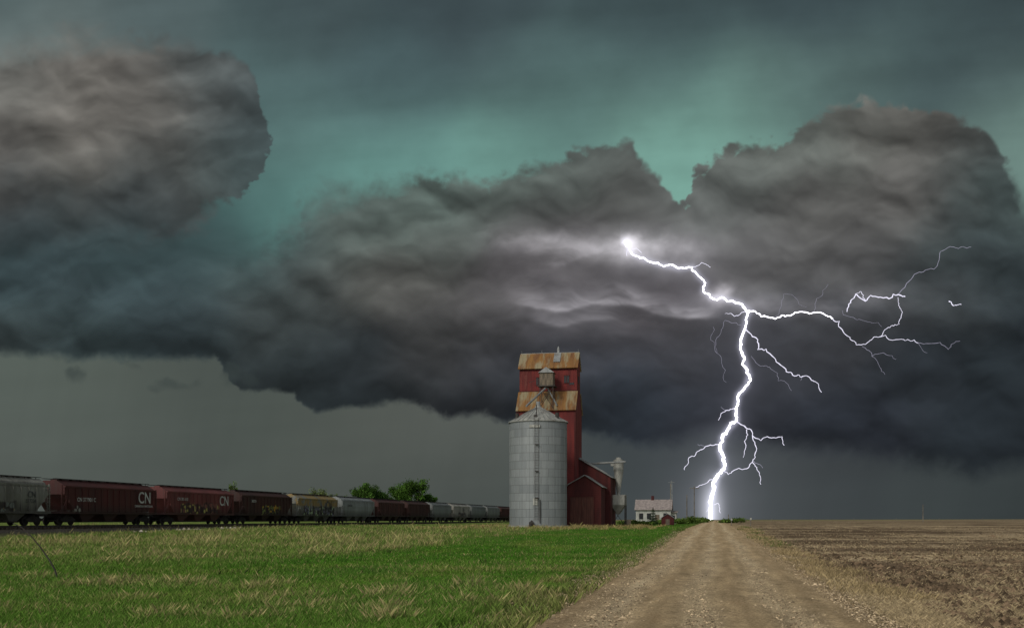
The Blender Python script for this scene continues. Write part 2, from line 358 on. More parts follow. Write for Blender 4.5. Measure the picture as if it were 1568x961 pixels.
# ------------------------------------------------------------------ LIGHTNING
def bolt():
    D=1600.
    mats=[]
    for nm,st,c in(('lightning_channel',4.5,(.93,.91,1,1)),('lightning_branch',1.15,(.86,.84,1,1)),('lightning_filament',.42,(.8,.78,1,1))):
        m,nt,out=newmat(nm); em=nd(nt,'ShaderNodeEmission'); em.inputs[0].default_value=c; em.inputs[1].default_value=st
        nt.links.new(em.outputs[0],out.inputs[0]); mats.append(m)
    cu=bpy.data.curves.new('lightning_bolt','CURVE'); cu.dimensions='3D'; cu.bevel_depth=1.0; cu.bevel_resolution=1
    for m in mats: cu.materials.append(m)
    def path(pts,w0,w1,jit=0.13,lev=3,dep=0.0,k=None):
        if k is None: k=0 if max(w0,w1)>1.15 else (1 if max(w0,w1)>.5 else 2)
        P=[np.array(p,float) for p in pts]
        for l in range(lev):
            Q=[P[0]]
            for a,b in zip(P[:-1],P[1:]):
                d=b-a; n=np.array((-d[1],d[0])); Q+= [a+d*random.uniform(.4,.6)+n*random.gauss(0,jit),b]
            P=Q
        sp=cu.splines.new('POLY'); sp.points.add(len(P)-1); sp.material_index=k
        sc=(.66,.75,.9)[k]
        for i,p in enumerate(P):
            t=i/(len(P)-1); w=w0*(1-t)+w1*t; w*=random.uniform(.75,1.2)*sc
            z=CAMH+(795-p[1])/FT*D
            sp.points[i].co=((p[0]-784)/FT*D,D+dep*t,max(z,-3),1); sp.points[i].radius=w
    path(MAIN[:14],1.4,1.9); path(MAIN[13:23],2.4,2.6); path(MAIN[22:],2.7,4.4,.12)
    path([(957,368),(952,372),(962,376),(960,392)],1.0,.5); path([(964,383),(975,380),(982,388)],.9,.4)
    path([(1148,476),(1165,484),(1187,488),(1210,483),(1240,480),(1275,488)],1.4,1.1)
    path([(1275,488),(1290,505),(1303,520),(1325,527)],.85,.6); path([(1325,527),(1345,516),(1380,519),(1405,525)],.6,.5); path([(1405,525),(1440,524),(1452,535),(1470,522)],.4,.25)
    path([(1345,516),(1360,501),(1377,496),(1380,475),(1375,455)],.55,.5); path([(1386,454),(1375,451),(1345,455),(1325,461),(1310,450),(1300,465),(1297,477)],1.1,.9)
    path([(1325,461),(1318,446),(1310,450)],.6,.4); path([(1375,451),(1400,420),(1430,412),(1440,385),(1460,378),(1487,378)],.5,.3)
    path([(1320,530),(1335,545),(1355,573)],.35,.2); path([(1335,545),(1372,550)],.3,.2)
    path([(1141,500),(1152,515),(1160,535),(1185,547),(1200,562),(1220,575)],1.0,.8);path([(1220,575),(1235,575),(1250,585),(1258,600)],.8,.6)
    path([(1150,545),(1170,560),(1190,575),(1212,598)],.3,.2)
    path([(1235,575),(1226,582)],.5,.3)
    path([(1128,645),(1143,655),(1152,666),(1175,668),(1198,668),(1201,681)],1.1,.6)
    path([(1143,657),(1140,675),(1138,700)],.9,.4); path([(1152,666),(1158,690),(1152,707),(1162,722),(1165,741)],.9,.5); path([(1152,707),(1135,718),(1115,726),(1108,717)],.8,.7); path([(1154,705),(1168,716)],.5,.3)
    path([(1105,678),(1085,682),(1070,690),(1055,700),(1048,719)],1.0,.6); path([(1080,684),(1068,680)],.4,.3)
    path([(1094,737),(1080,740),(1065,746)],.9,.5); path([(1127,625),(1112,628),(1105,632),(1100,643)],.9,.5); path([(1112,628),(1104,622)],.4,.2)
    path([(1148,478),(1130,483),(1110,480)],.9,.4); path([(1060,409),(1074,402),(1088,409)],.7,.4)
    path([(1135,497),(1110,490),(1096,520),(1105,550),(1112,585)],.3,.18); path([(1092,500),(1098,540)],.22,.14)
    path([(1453,461),(1460,468),(1472,466)],1.0,.6); path([(1093,772),(1100,770),(1103,785)],.8,.5); path([(1088,775),(1081,783)],.7,.4)
    path([(1240,480),(1255,455),(1268,435)],.25,.15); path([(1180,488),(1200,450),(1235,470)],.22,.12)
    path([(1290,475),(1320,490),(1350,500)],.25,.15); path([(1400,523),(1420,540)],.25,.15)
    ob=bpy.data.objects.new('lightning_bolt',cu); scene.collection.objects.link(ob)
bolt()

# ------------------------------------------------------------------ GROUND
def zone(u,v):
    """grass colour (sRGB) and height at a place left of the road"""
    n=fbm(u/9,v/5,4,200); n2=fbm(u/2.5,v/1.6,4,210); n3=fbm(u/30,v/18,3,220); n5=fbm(u/14,v/3.5,4,240)
    lawn=np.array((80,122,40.)); wild=np.array((98,122,56.)); dry=np.array((152,148,96.)); shoulder=np.array((128,120,80.)); deep=np.array((56,94,34.)); yel=np.array((116,130,60.))
    c=np.ones(u.shape+(3,))*lawn
    k=sm(.5+1.2*n2+.7*n)[...,None]*.5; c=c*(1-k)+deep*k
    k=sm(.15+1.8*n5+.6*n2)[...,None]*.6; c=c*(1-k)+yel*k
    wl=sm((-v-15+5*n)/7)*sm((u-24)/12); wl=np.maximum(wl,.55*sm((32-u)/10+.8*n)); 
    c=c*(1-wl[...,None])+wild*wl[...,None]
    dr=.72*sm((-v-15+8*n)/8)*sm((u-34)/14)*sm(.2+1.4*n+1.4*n2+.6*n3); dr=np.maximum(dr,.35*sm((-v-14)/6)*sm((u-75)/25)*sm(.5+n+n2))
    dr=np.maximum(dr,.38*sm(n2*2-.1+n)*sm((34-u)/8))
    yd=np.exp(-(((u-148)/22)**2+((v+19)/12)**2)); dr=np.maximum(dr,sm(yd*1.6+.5*n-.35)*.85)
    dr=np.maximum(dr,.3*sm(1.7*fbm(u/3.,v/14,3,230)))
    sh=sm((v+4.8+1.6*n+1.2*n2)/1.8); 
    c=c*(1-dr[...,None])+dry*dr[...,None]
    c=c*(1-.6*sh[...,None])+shoulder*.6*sh[...,None]
    hgt=.10+.13*wl+.14*dr+.04*sh
    return c,hgt,dr
def build_ground():
    us=np.concatenate([np.linspace(-30,8,20)[:-1],8*np.exp(np.linspace(0,math.log(5200/8),620))])
    t=np.linspace(-1,1,561); vs=np.sinh(t*7.2)/np.sinh(7.2)*4600
    U,Vv=np.meshgrid(us,vs,indexing='ij')
    z=G(U,Vv)-0.07*sm((3.4-np.abs(Vv+0.25))/0.5)-0.05*sm((Vv-4.2)/.5)
    c,h,d=zone(U,Vv)
    c=c*.84
    rt=sm((Vv-2.3)/.6)[...,None]; n=fbm(U/3,Vv/1.2,4,300)[...,None]; n2=fbm(U/.9,Vv/.5,4,306)[...,None]
    strip=np.array((138,121,92.))*(1+.25*n+.3*n2); c=c*(1-rt)+strip*rt
    far=sm((U-400)/600)[...,None]; c=c*(1-far)+np.array((112,106,78.))*far
    V3=np.stack([Vv,U,z],-1).reshape(-1,3)
    m=attr_mat('grassland',0,.55,6)
    fast_mesh('ground',V3,grid_faces(len(us),len(vs))[:,::-1],m,lin(np.clip(c,0,255)).reshape(-1,3),True,rz=-A)
build_ground()

def build_road():
    us=10*np.exp(np.linspace(-.4,math.log(900/10),900)); vs=np.linspace(-4.3,3.7,165)
    U,V=np.meshgrid(us,vs,indexing='ij')
    e=fbm(U/2.2,V*0+3,4,400)*.5+fbm(U/.7,V/.7,3,405)*.3
    lw=.45*gnoise(U/19,V*0+.3,407)+.35*sm((24-U)/8)
    left=sm((V+3.3+lw+e)/.5); right=sm((3.2+.4*gnoise(U/16,V*0+4.3,408)+e-V)/.8)
    z=G(U,V)+.015-.10*(1-left*right)+.03*(1-(V/3.3)**2)
    wob=.3*gnoise(U/18,U*0,410)
    def track(c,w): return np.exp(-((V-c-wob)/w)**2)
    tr=np.clip(track(-1.75,.36)+track(-.2,.32)*.9+track(1.35,.36)*.85,0,1)*np.clip(.9+.6*fbm(U/5,V/.8,3,415),.3,1.1)
    rid=np.exp(-((V+1.0-wob)/.2)**2)+np.exp(-((V-.58-wob)/.2)**2)+.8*np.exp(-((V-2.1-wob)/.25)**2)+.8*np.exp(-((V+2.5-wob)/.25)**2)
    rid=rid*np.clip(.6+1.0*fbm(U/3,V/.5,4,417),0,1.2)
    z+= -.035*tr+.025*rid*(U<120); z+=.018*fbm(U/.35,V/.2,3,420)*(U<80)
    n=fbm(U/5,V/.28,5,430); n2=fbm(U/.6,V/.5,4,440); n3=fbm(U/2.5,V/1.6,4,445)
    base=np.array((168,148,117.)); tcol=np.array((192,175,146.)); loose=np.array((136,116,90.))
    c=np.ones(U.shape+(3,))*base
    c=c*(1-.8*tr[...,None])+tcol*.8*tr[...,None]
    lo=sm(.75*rid+sm((np.abs(V+.2)-2.3)/.7)*.6+.7*n2+.5*n3-.2)[...,None]*.65
    c=c*(1-lo)+loose*lo
    c*=(1+.17*n+.15*n2+.14*n3)[...,None]
    V3=np.stack([V,U,z],-1).reshape(-1,3)
    m,nt,out=newmat('gravel_road')
    at=nd(nt,'ShaderNodeAttribute'); at.attribute_name='Col'
    tc=nd(nt,'ShaderNodeTexCoord').outputs['Object']
    nf=noise(nt,tc,17,6,.8); nb=noise(nt,tc,50,3,.7)
    col=mixc(nt,.8,at.outputs[0],mixc(nt,ramp(nt,nf,.32,.68),(.24,.22,.19,1),(.8,.79,.77,1)),'OVERLAY')
    d=nd(nt,'ShaderNodeBsdfDiffuse'); nt.links.new(col,d.inputs[0])
    bp=nd(nt,'ShaderNodeBump'); bp.inputs['Strength'].default_value=1.0; bp.inputs['Distance'].default_value=.03
    nt.links.new(math_(nt,'ADD',nf,nb),bp.inputs['Height']); nt.links.new(bp.outputs[0],d.inputs['Normal'])
    nt.links.new(d.outputs[0],out.inputs[0])
    fast_mesh('gravel_road',V3,grid_faces(len(us),len(vs))[:,::-1],m,lin(np.clip(c,0,255)).reshape(-1,3),True,rz=-A)
build_road()

def build_field():
    us=10*np.exp(np.linspace(-.5,math.log(600/10),760))
    vs=3.6+np.concatenate([np.linspace(0,40,350)[:-1],40*np.exp(np.linspace(0,math.log(15),60))])
    U,V=np.meshgrid(us,vs,indexing='ij')
    e=fbm(U/3,V*0,4,500)*.8
    edge=sm((V-3.9-e)/.9)*sm((590-U)/60)
    near=sm((90-U)/60)
    clod=fbm(U/.45,V/.32,4,510,.6,True)
    z=G(U,V)+.02-.12*(1-edge)+(.085*clod+.04*fbm(U/9,V/.7,3,520))*near*edge
    n=fbm(V/26+U/120,U/5.5-V/45,5,530); n2=fbm(U/.8,V/.6,4,540); n3=fbm(U/60,V/40,3,550); n4=fbm(V/60,U/16,4,555)
    st=fbm(U/28,V/1.1,4,560)
    soil=np.array((88,75,60.)); straw=np.array((174,155,122.)); pale=np.array((140,124,99.))
    k=sm(.45+1.6*n+.6*st+.35*n3+.8*n4)[...,None]; c=soil*(1-k)+pale*k
    k2=(sm(.02+1.6*n2+1.3*n+.4*st)*.75)[...,None]; c=c*(1-k2)+straw*k2
    c*= (1+.16*clod)[...,None]
    k3=sm((6.0-V+1.5*n2)/2)[...,None]*.5; c=c*(1-k3)+np.array((150,133,102.))*k3
    farb=(sm((U-300)/150))[...,None]; c=c*(1-.5*farb)+np.array((118,105,86.))*.5*farb
    V3=np.stack([V,U,z],-1).reshape(-1,3)
    m=attr_mat('tilled_soil',0,.8,9)
    fast_mesh('stubble_field',V3,grid_faces(len(us),len(vs))[:,::-1],m,lin(np.clip(c,0,255)).reshape(-1,3),False,rz=-A)
build_field()

def in_view(u,v,mrg=1.5):
    X=u*S+v*C; Y=u*C-v*S
    return (np.abs(X)<Y*.5+mrg)
def sample(n,u0,u1,v0,v1,p=0.0):
    """more samples close by: density falls with distance"""
    t=rng.random(n)
    u=1/((1-t)/u0+t/u1) if p==0 else u0*(u1/u0)**t
    vmin=np.maximum(v0,-(u*.72+2)); vmax=np.minimum(v1,u*.32+2)
    v=vmin+(vmax-vmin)*rng.random(n)
    k=(vmax>vmin)&in_view(u,v); return u[k],v[k]
def blades(name,u,v,col,h,wd,mat,lean=.5):
    n=len(u); z=G(u,v)-.01-0.0*u
    a=rng.random(n)*2*np.pi; dx=np.cos(a)*wd/2; dy=np.sin(a)*wd/2
    b=rng.random(n)*2*np.pi; lx=np.cos(b)*h*lean*rng.random(n); ly=np.sin(b)*h*lean*rng.random(n)
    lx+=h*.05
    P=np.zeros((n,4,3)); P[:,0]=np.stack([v-dx,u-dy,z],1); P[:,1]=np.stack([v+dx,u+dy,z],1)
    P[:,2]=np.stack([v+dx*.8+lx*.35,u+dy*.8+ly*.35,z+h*.55],1); P[:,3]=np.stack([v+lx,u+ly,z+h],1)
    F=np.arange(n*4).reshape(n,4)
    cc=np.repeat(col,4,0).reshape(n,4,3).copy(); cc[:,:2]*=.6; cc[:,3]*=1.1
    return fast_mesh(name,P.reshape(-1,3),F,mat,cc.reshape(-1,3),False,rz=-A)
M_blade=attr_mat('grass_blades',.25)
u,v=sample(620000,13,170,-130,-2.7)
c,h,dr=zone(u,v)
dens=np.clip(.75+.8*fbm(u/1.2,v/.9,3,600),.15,1)
rl=-3.3-.45*gnoise(u/19,v*0+.3,407)-.35*sm((24-u)/8)
k=(rng.random(len(u))<dens)&~((v>rl-.35+.9*fbm(u/1.5,v/1.5,3,606))&(rng.random(len(u))<.88))
u,v,c,h,dr=u[k],v[k],c[k],h[k],dr[k]
isdry=(rng.random(len(u))<(.07+.22*dr))
c=c*(rng.uniform(.72,1.3,len(u))[:,None])
c[isdry]=np.array((168,158,108.))*rng.uniform(.75,1.1,isdry.sum())[:,None]
h=h*rng.uniform(.5,1.3,len(u))*(1+1.0*isdry*dr)
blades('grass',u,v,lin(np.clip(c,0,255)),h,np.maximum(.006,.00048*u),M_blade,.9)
def tufts(name,n,u0,u1,v0,v1,thr,hh,seed,nb=26,colr=(172,156,108),spr=.26):
    u,v=sample(n,u0,u1,v0,v1,1)
    k=fbm(u/6,v/4,3,seed)>thr; u,v=u[k],v[k]
    s=rng.uniform(.5,1.2,len(u))
    U=np.repeat(u,nb)+rng.normal(0,spr,len(u)*nb)*np.repeat(s,nb); V=np.repeat(v,nb)+rng.normal(0,spr,len(u)*nb)*np.repeat(s,nb)
    H=hh*np.repeat(s,nb)*rng.uniform(.35,1.1,len(U))
    cc=np.array(colr,float)*rng.uniform(.65,1.15,len(U))[:,None]
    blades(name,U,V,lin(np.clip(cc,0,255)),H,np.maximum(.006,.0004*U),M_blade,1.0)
tufts('dry_grass',1000,34,130,-110,-17,.08,.34,610,22,(166,156,106))
tufts('dry_grass',330,14,40,-30,-5,.1,.16,620,12,(134,142,82),.3)
tufts('dry_grass',800,20,130,3.0,4.5,-.05,.20,630,20,(178,158,118),.2)
tufts('dry_grass',420,118,162,-34,-7,-.1,.42,640,24,(172,154,104))
tufts('weeds',260,15,120,-4.6,-3.2,-.1,.14,650,14,(92,108,52))
tufts('weeds',160,60,150,3.0,4.6,-.1,.2,655,14,(98,116,58))
tufts('weeds',90,18,60,-40,-8,.1,.26,658,22,(52,66,34))

def lumps(name,u,v,size,col,mat,flat=.6,zo=0.0):
    n=len(u); base=np.array([(1,0,0),(0,1,0),(-1,0,0),(0,-1,0),(0,0,1),(0,0,-1)],float)
    P=base[None]*(size[:,None,None])*rng.uniform(.6,1.3,(n,6,1)); P[:,:,2]*=flat
    a=rng.random(n)*6.28; ca,sa=np.cos(a)[:,None],np.sin(a)[:,None]
    x=P[:,:,0]*ca-P[:,:,1]*sa; y=P[:,:,0]*sa+P[:,:,1]*ca
    z=G(u,v)[:,None]+P[:,:,2]+zo
    V=np.stack([x+v[:,None],y+u[:,None],z],-1)
    f=np.array([(0,1,4),(1,2,4),(2,3,4),(3,0,4),(1,0,5),(2,1,5),(3,2,5),(0,3,5)])
    F=(f[None]+np.arange(n)[:,None,None]*6).reshape(-1,3)
    fast_mesh(name,V.reshape(-1,3),F,mat,np.repeat(col,6,0),False,rz=-A)
M_stone=attr_mat('stones',0)
u,v=sample(110000,13,110,-4.0,3.5); 
wob=.3*gnoise(u/18,u*0,410)
edgek=.24+.6*sm((np.abs(v+.2)-2.0)/1)+.6*np.exp(-((v+1.0-wob)/.22)**2)+.6*np.exp(-((v-.58-wob)/.22)**2)
k=rng.random(len(u))<edgek; u,v=u[k],v[k]
cc=np.array((172,153,124.))*rng.uniform(.58,1.28,len(u))[:,None]
lumps('gravel',u,v,np.maximum(.007*rng.exponential(1,len(u))+.006,.00026*u),lin(np.clip(cc,0,255)),M_stone,.6,.028)
u,v=sample(90000,13,150,4.0,80)
k=rng.random(len(u))<np.clip(.5+1.2*fbm(u/4,v/1.2,3,700),.05,1); u,v=u[k],v[k]
cc=np.array((102,86,68.))*rng.uniform(.6,1.25,len(u))[:,None]
lumps('soil_clods',u,v,np.maximum(.026*rng.exponential(1,len(u))+.012,.00035*u),lin(np.clip(cc,0,255)),M_stone,.7,.02)
u,v=sample(180000,13,170,2.9,90)
k=rng.random(len(u))<np.clip(.46+1.7*fbm(u/9+v/30,v/2.4,4,710)+.8*fbm(v/26+u/120,u/5.5-v/45,5,530),.03,1); u,v=u[k],v[k]
cc=np.array((196,176,138.))*rng.uniform(.65,1.12,len(u))[:,None]
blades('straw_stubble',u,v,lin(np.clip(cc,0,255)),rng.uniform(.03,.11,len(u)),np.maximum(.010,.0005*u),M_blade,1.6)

# ------------------------------------------------------------------ GRAIN ELEVATOR
el=empty('grain_elevator',4.875,150,0)
W=4.22
b=MB()
b.prism([(0,0.2),(7.5,0.2),(7.5,17.6),(5.55,20.2),(1.95,20.2),(0,17.6)],'x',-W,W,0)
b.prism([(1.95,20.2),(5.55,20.2),(5.55,23.9),(3.75,26.0),(1.95,23.9)],'x',-W+.004,W-.004,0)
b.make('walls',[M_red],el)
b=MB()
def slab(b,p0,p1,x0,x1,t=.12,m=0):
    (y0,z0),(y1,z1)=p0,p1; dy,dz=y1-y0,z1-z0; l=math.hypot(dy,dz); ny,nz=-dz/l*t,dy/l*t
    if nz<0: ny,nz=-ny,-nz
    b.prism([(y0,z0),(y1,z1),(y1+ny,z1+nz),(y0+ny,z0+nz)],'x',x0,x1,m)
slab(b,(-.3,17.25),(1.93,20.22),-W-.15,W+.15); slab(b,(7.8,17.25),(5.57,20.22),-W-.15,W+.15)
slab(b,(1.6,23.55),(3.75,26.05),-W-.18,W+.18); slab(b,(5.9,23.55),(3.75,26.05),-W-.18,W+.18)
b.make('roof',[M_rust],el)
b=MB()
for x0,z0 in((-1.75,21.3),(2.35,21.5)):
    b.box(x0,x0+.75,1.90,1.945,z0,z0+1.0,0)
    b.box(x0-.08,x0+.83,1.88,1.93,z0+1.0,z0+1.12,1); b.box(x0-.08,x0+.83,1.88,1.93,z0-.1,z0,1)
    b.box(x0+.34,x0+.41,1.885,1.9,z0,z0+1.0,1)
b.box(3.1,3.8,1.9,1.94,21.2,21.5,0)
b.box(W,W+.05,3.3,4.1,21.6,22.6,0)
b.make('windows',[M_dark,M_redd],el)
b=MB()  # roof vents + rods
b.box(1.1,1.4,3.6,3.9,26.0,26.7,0); b.tube((1.25,3.75,26.6),(1.25,3.75,27.1),.22,.05,8,0)
for x in(-4.2,-1.2,4.2): b.tube((x,3.75,26),(x,3.75,26.6),.02,.02,4,0)
b.box(-4.3,4.3,3.68,3.82,26.1,26.2,0)
b.make('roof_vents',[M_greyroof],el)
b=MB()
slab(b,(2.35,24.55),(3.65,26.07),.7,1.7,.15)
b.make('roof_patch',[M_greyroof],el)
b=MB()
for x in(-W,W): b.box(x-.12,x+.06,-.05,-.005,.5,17.3,0)
b.box(-W,W,1.90,1.944,20.3,20.45,0); b.box(-W,W,1.90,1.944,23.35,23.5,0)
b.make('trim_boards',[M_redd],el)
b=MB()
b.prism([(W+.01,.2),(8.9,.2),(8.9,7.9),(W+.01,10.6)],'y',4.0,12,0)
b.prism([(3.4,.2),(8.1,.2),(8.1,6.35),(5.8,7.9),(3.4,6.6)],'y',-1.6,3.99,0)
b.make('drive_shed_walls',[M_redd],el)
b=MB()
def slabY(b,p0,p1,y0,y1,t=.1,m=0):
    (x0,z0),(x1,z1)=p0,p1; dx,dz=x1-x0,z1-z0; l=math.hypot(dx,dz); nx,nz=-dz/l*t,dx/l*t
    if nz<0: nx,nz=-nx,-nz
    b.prism([(x0,z0),(x1,z1),(x1+nx,z1+nz),(x0+nx,z0+nz)],'y',y0,y1,m)
slabY(b,(W,10.62),(9.2,7.74),3.7,12.2); slabY(b,(3.15,6.46),(5.8,7.92),-1.9,3.69); slabY(b,(8.4,6.2),(5.8,7.92),-1.9,3.69)
b.make('drive_shed_roof',[M_greyroof],el)
b=MB()
b.box(3.75,5.35,-1.66,-1.61,.5,4.9,0); b.box(5.42,7.05,-1.66,-1.61,.5,4.9,0); b.box(3.6,7.2,-1.72,-1.605,4.9,5.1,1)
b.box(3.6,3.72,-1.7,-1.605,.5,4.9,1); b.box(7.08,7.2,-1.7,-1.605,.5,4.9,1)
b.make('drive_shed_door',[M_door,M_redd],el)
b=MB()
b.box(-.75,1.2,-1.2,.6,20.8,22.6,0); b.prism([(-.95,22.6),(1.4,22.6),(.22,23.4)],'y',-1.4,.8,1)
b.box(-1.0,1.5,-1.4,.8,20.65,20.8,2)
for x in(-.7,1.2):
    for y in(-1.1,.5): b.tube((x,y,20.7),(x,y,17.4),.07,.07,5,2)
b.tube((-.7,-1.1,17.6),(1.2,-1.1,20.6),.05,.05,5,2); b.tube((1.2,-1.1,17.6),(-.7,-1.1,20.6),.05,.05,5,2)
b.tube((.2,-.4,20.7),(-1.5,-7.6,17.2),.14,.14,8,1); b.tube((.2,-.4,20.7),(1.6,0,18.0),.12,.12,8,1)
b.tube((-1.0,-1.4,21.6),(-1.0,-1.4,20.7),.03,.03,4,2); b.tube((-1,-1.4,21.6),(-2.2,-1.4,21.2),.03,.03,4,2)
b.make('leg_head_house',[M_wood,M_greyroof,M_steel],el)
b=MB(); b.tube((W,6,9.9),(10.9,6,10.2),.16,.16,10,0); b.tube((W,5,10.8),(8.3,4.6,8.4),.1,.1,6,0); b.make('dust_pipe',[M_greyroof],el)

# cyclone + hopper
M_pale=surf('pale_metal',L4(150,150,142),L4(124,124,118),L4(104,92,78),sc=1.4,ms=(1,1,.4),rough=.6,metal=.15)
cy=empty('dust_cyclone',15.9,156,0)
b=MB()
b.lathe([(0,11.0),(.35,10.95),(.4,10.7),(.75,10.6),(.75,9.1),(.72,9.0),(.28,5.9),(.26,5.4),(0,5.4)],0,0,24,0)
b.box(-1.15,-.3,-.3,.3,9.7,10.3,0)
b.prism([(-1.1,3.9),(1.1,3.9),(1.1,5.4),(-1.1,5.4)],'y',-1.1,1.1,1)
vs=[(-1.1,-1.1,3.9),(1.1,-1.1,3.9),(1.1,1.1,3.9),(-1.1,1.1,3.9),(-.2,-.2,2.5),(.2,-.2,2.5),(.2,.2,2.5),(-.2,.2,2.5)]
b.add(vs,[(0,1,5,4),(1,2,6,5),(2,3,7,6),(3,0,4,7),(4,5,6,7)],1)
for x in(-1.05,1.05):
    for y in(-1.05,1.05): b.tube((x,y,.6),(x,y,5.3),.08,.08,6,2)
    b.tube((x,-1.05,.8),(-x,-1.05,3.8),.04,.04,4,2)
b.box(-1.6,-1.15,-1.3,-.9,.6,2.3,3)
b.box(1.3,1.9,-1,-.5,.6,1.7,3)
b.make('cyclone_body',[M_pale,M_pale,M_steel,M_wood],cy)

# grain bin
gb=empty('grain_bin',3.55,141,0)
r=3.86; top=14.75
b=MB(); b.lathe([(r,.95+i*(top-.95)/13) for i in range(14)],0,0,96,0)
ob=b.make('wall_rings',[M_bin],gb,fix=False); ob.data.polygons.foreach_set('use_smooth',[True]*len(ob.data.polygons))
b=MB(); b.lathe([(r+.18,top-.08),(r+.18,top),(.45,16.75),(.45,16.95),(0,17.0)],0,0,48,0)
for i in range(32):
    t=2*math.pi*i/32; b.tube((math.cos(t)*(r+.15),math.sin(t)*(r+.15),top+.05),(math.cos(t)*.45,math.sin(t)*.45,16.8),.04,.03,4,1)
b.tube((0,0,16.9),(0,0,17.6),.3,.3,12,1)
b.make('conical_roof',[M_pale,M_greyroof],gb,fix=False)
b=MB()
for i in range(22):
    t=2*math.pi*i/22; c_,s_=math.cos(t),math.sin(t)
    b.tube((c_*(r+.02),s_*(r+.02),.95),(c_*(r+.02),s_*(r+.02),top-.05),.022,.022,4,0)
b.make('stiffeners',[M_bin],gb,fix=False)
b=MB()
for t0 in(-1.52,-1.40):
    b.tube((math.cos(t0)*(r+.2),math.sin(t0)*(r+.2),1.6),(math.cos(t0)*(r+.2),math.sin(t0)*(r+.2),top+.3),.03,.03,4,0)
zz=1.8
while zz<top:
    b.tube((math.cos(-1.52)*(r+.2),math.sin(-1.52)*(r+.2),zz),(math.cos(-1.4)*(r+.2),math.sin(-1.4)*(r+.2),zz),.02,.02,4,0); zz+=.35
b.tube((-.1,-3.0,15.3),(.35,-3.0,15.3),.25,.25,8,0)
for tz in(4.5,8,11.5): b.box(.25,.75,-r-.28,-r-.02,tz,tz+.08,0)
for x in(-2.6,2.8): b.tube((x,-1.6,15.2),(x,-1.6,15.9),.25,.25,8,0)
b.box(-.05,.55,-r-.1,-r+.2,3.6,4.5,1); b.tube((.9,-r-.1,1.2),(.9,-r-.1,4.3),.07,.07,6,0)
b.tube((.3,-3.1,15.5),(.25,-3.1,16.9),.06,.06,6,0)
b.box(-.6,.9,-3.4,-2.9,15.0,15.12,0)
b.box(-.5,.9,-r-.12,-r+.1,top-.95,top-.6,1)
b.make('ladder_and_door',[M_steel,M_pale],gb)
b=MB(); b.lathe([(r+.22,.2),(r+.22,.95),(r-.05,.951)],0,0,48,0); b.make('concrete_base',[M_conc],gb,fix=False)
b=MB(); b.tube((-.2,-r-.2,1.5),(-.2,-r-1.0,.75),.16,.16,10,0); b.box(-.5,.1,-r-.5,-r-.2,.6,1.4,0)
b.make('unload_auger',[M_steel],gb)

# ------------------------------------------------------------------ HOUSE, SHED, POLES
hs=empty('farmhouse',31.7,230,0,-A)
b=MB()
b.box(-4.4,3.2,0,6,.5,4.0,0); b.prism([(0,4.0),(6,4.0),(3,6.05)],'x',-4.4,3.2,0)
b.box(3.2,4.4,1,5,.5,3.3,0)
b.make('walls',[M_white],hs)
b=MB(); slab(b,(-.4,3.75),(3,6.07),-4.7,3.5); slab(b,(6.4,3.75),(3,6.07),-4.7,3.5); slab(b,(.6,3.2),(5.2,3.6),3.15,4.7); b.make('roof',[M_houseroof],hs)
b=MB()
for x0 in(-3.7,-2.0,1.6): b.box(x0,x0+.9,-.05,-.004,1.8,3.1,0)
b.box(-.2,.75,-.05,-.004,.6,2.8,1); b.box(3.5,4.1,.95,.996,1.4,2.6,0)
b.make('windows_and_door',[M_dark,M_wood],hs)
b=MB(); b.box(-1.2,-.6,2.7,3.3,5.8,7.0,0); b.make('chimney',[M_redd],hs)

sh=empty('garden_shed',27.7,186,0,-A)
b=MB(); b.box(-1.1,1.1,0,2,.4,2.0,0); b.prism([(-1.1,2.0),(1.1,2.0),(0,2.7)],'y',0,2,0); b.box(-.35,.35,-.04,-.004,.7,1.8,1)
b.make('walls',[M_redd,M_wood],sh)
b=MB(); slabY(b,(-1.25,1.9),(0,2.72),-.15,2.15,.06); slabY(b,(1.25,1.9),(0,2.72),-.15,2.15,.06); b.make('roof',[M_greyroof],sh)

def pole(X,Y,h,cross=True,name='utility_pole',r=.14):
    z=gz(X,Y)-.2; b=MB(); b.tube((0,0,z),(0,0,z+h),r,r*.7,8,0)
    if cross:
        b.box(-1.1,1.1,-.06,.06,z+h-.6,z+h-.45,0)
        for x in(-1,-.4,.4,1): b.tube((x,0,z+h-.45),(x,0,z+h-.25),.05,.04,6,1)
    b.make(name,[M_pole,M_greyroof],None,(X,Y,0),-A)
pole(40.5,242,6.8,False); pole(45.0,258,9.3,True); pole(41.9,276,10.5,False,r=.16)
pole(118,300,5.3,False); pole(58,280,2.4,False); 
b=MB(); z0=gz(36,236)
for k in range(3):
    a=k*2.094; b.tube((math.cos(a)*.4,math.sin(a)*.4,z0),(math.cos(a)*.12,math.sin(a)*.12,z0+9.6),.04,.03,4,0)
for i in range(14):
    t=i/14; t2=(i+1)/14; a=(i%3)*2.094; a2=((i+1)%3)*2.094; r1=.4-.28*t; r2=.4-.28*t2
    b.tube((math.cos(a)*r1,math.sin(a)*r1,z0+9.6*t),(math.cos(a2)*r2,math.sin(a2)*r2,z0+9.6*t2),.025,.025,4,0)
b.tube((-.7,0,z0+9.3),(.7,0,z0+9.3),.03,.03,4,0)
b.make('antenna_mast',[M_pale],None,(36,236,0))
for X,Y,h in((35.4,155,1.3),(33.6,160,1.2)):
    b=MB(); z=gz(X,Y); b.tube((0,0,z-.1),(0,0,z+h),.07,.06,7,0); b.box(-.12,.12,-.09,-.075,z+h-.35,z+h-.05,1)
    b.make('marker_post',[M_pole,M_white],None,(X,Y,0))
b=MB()
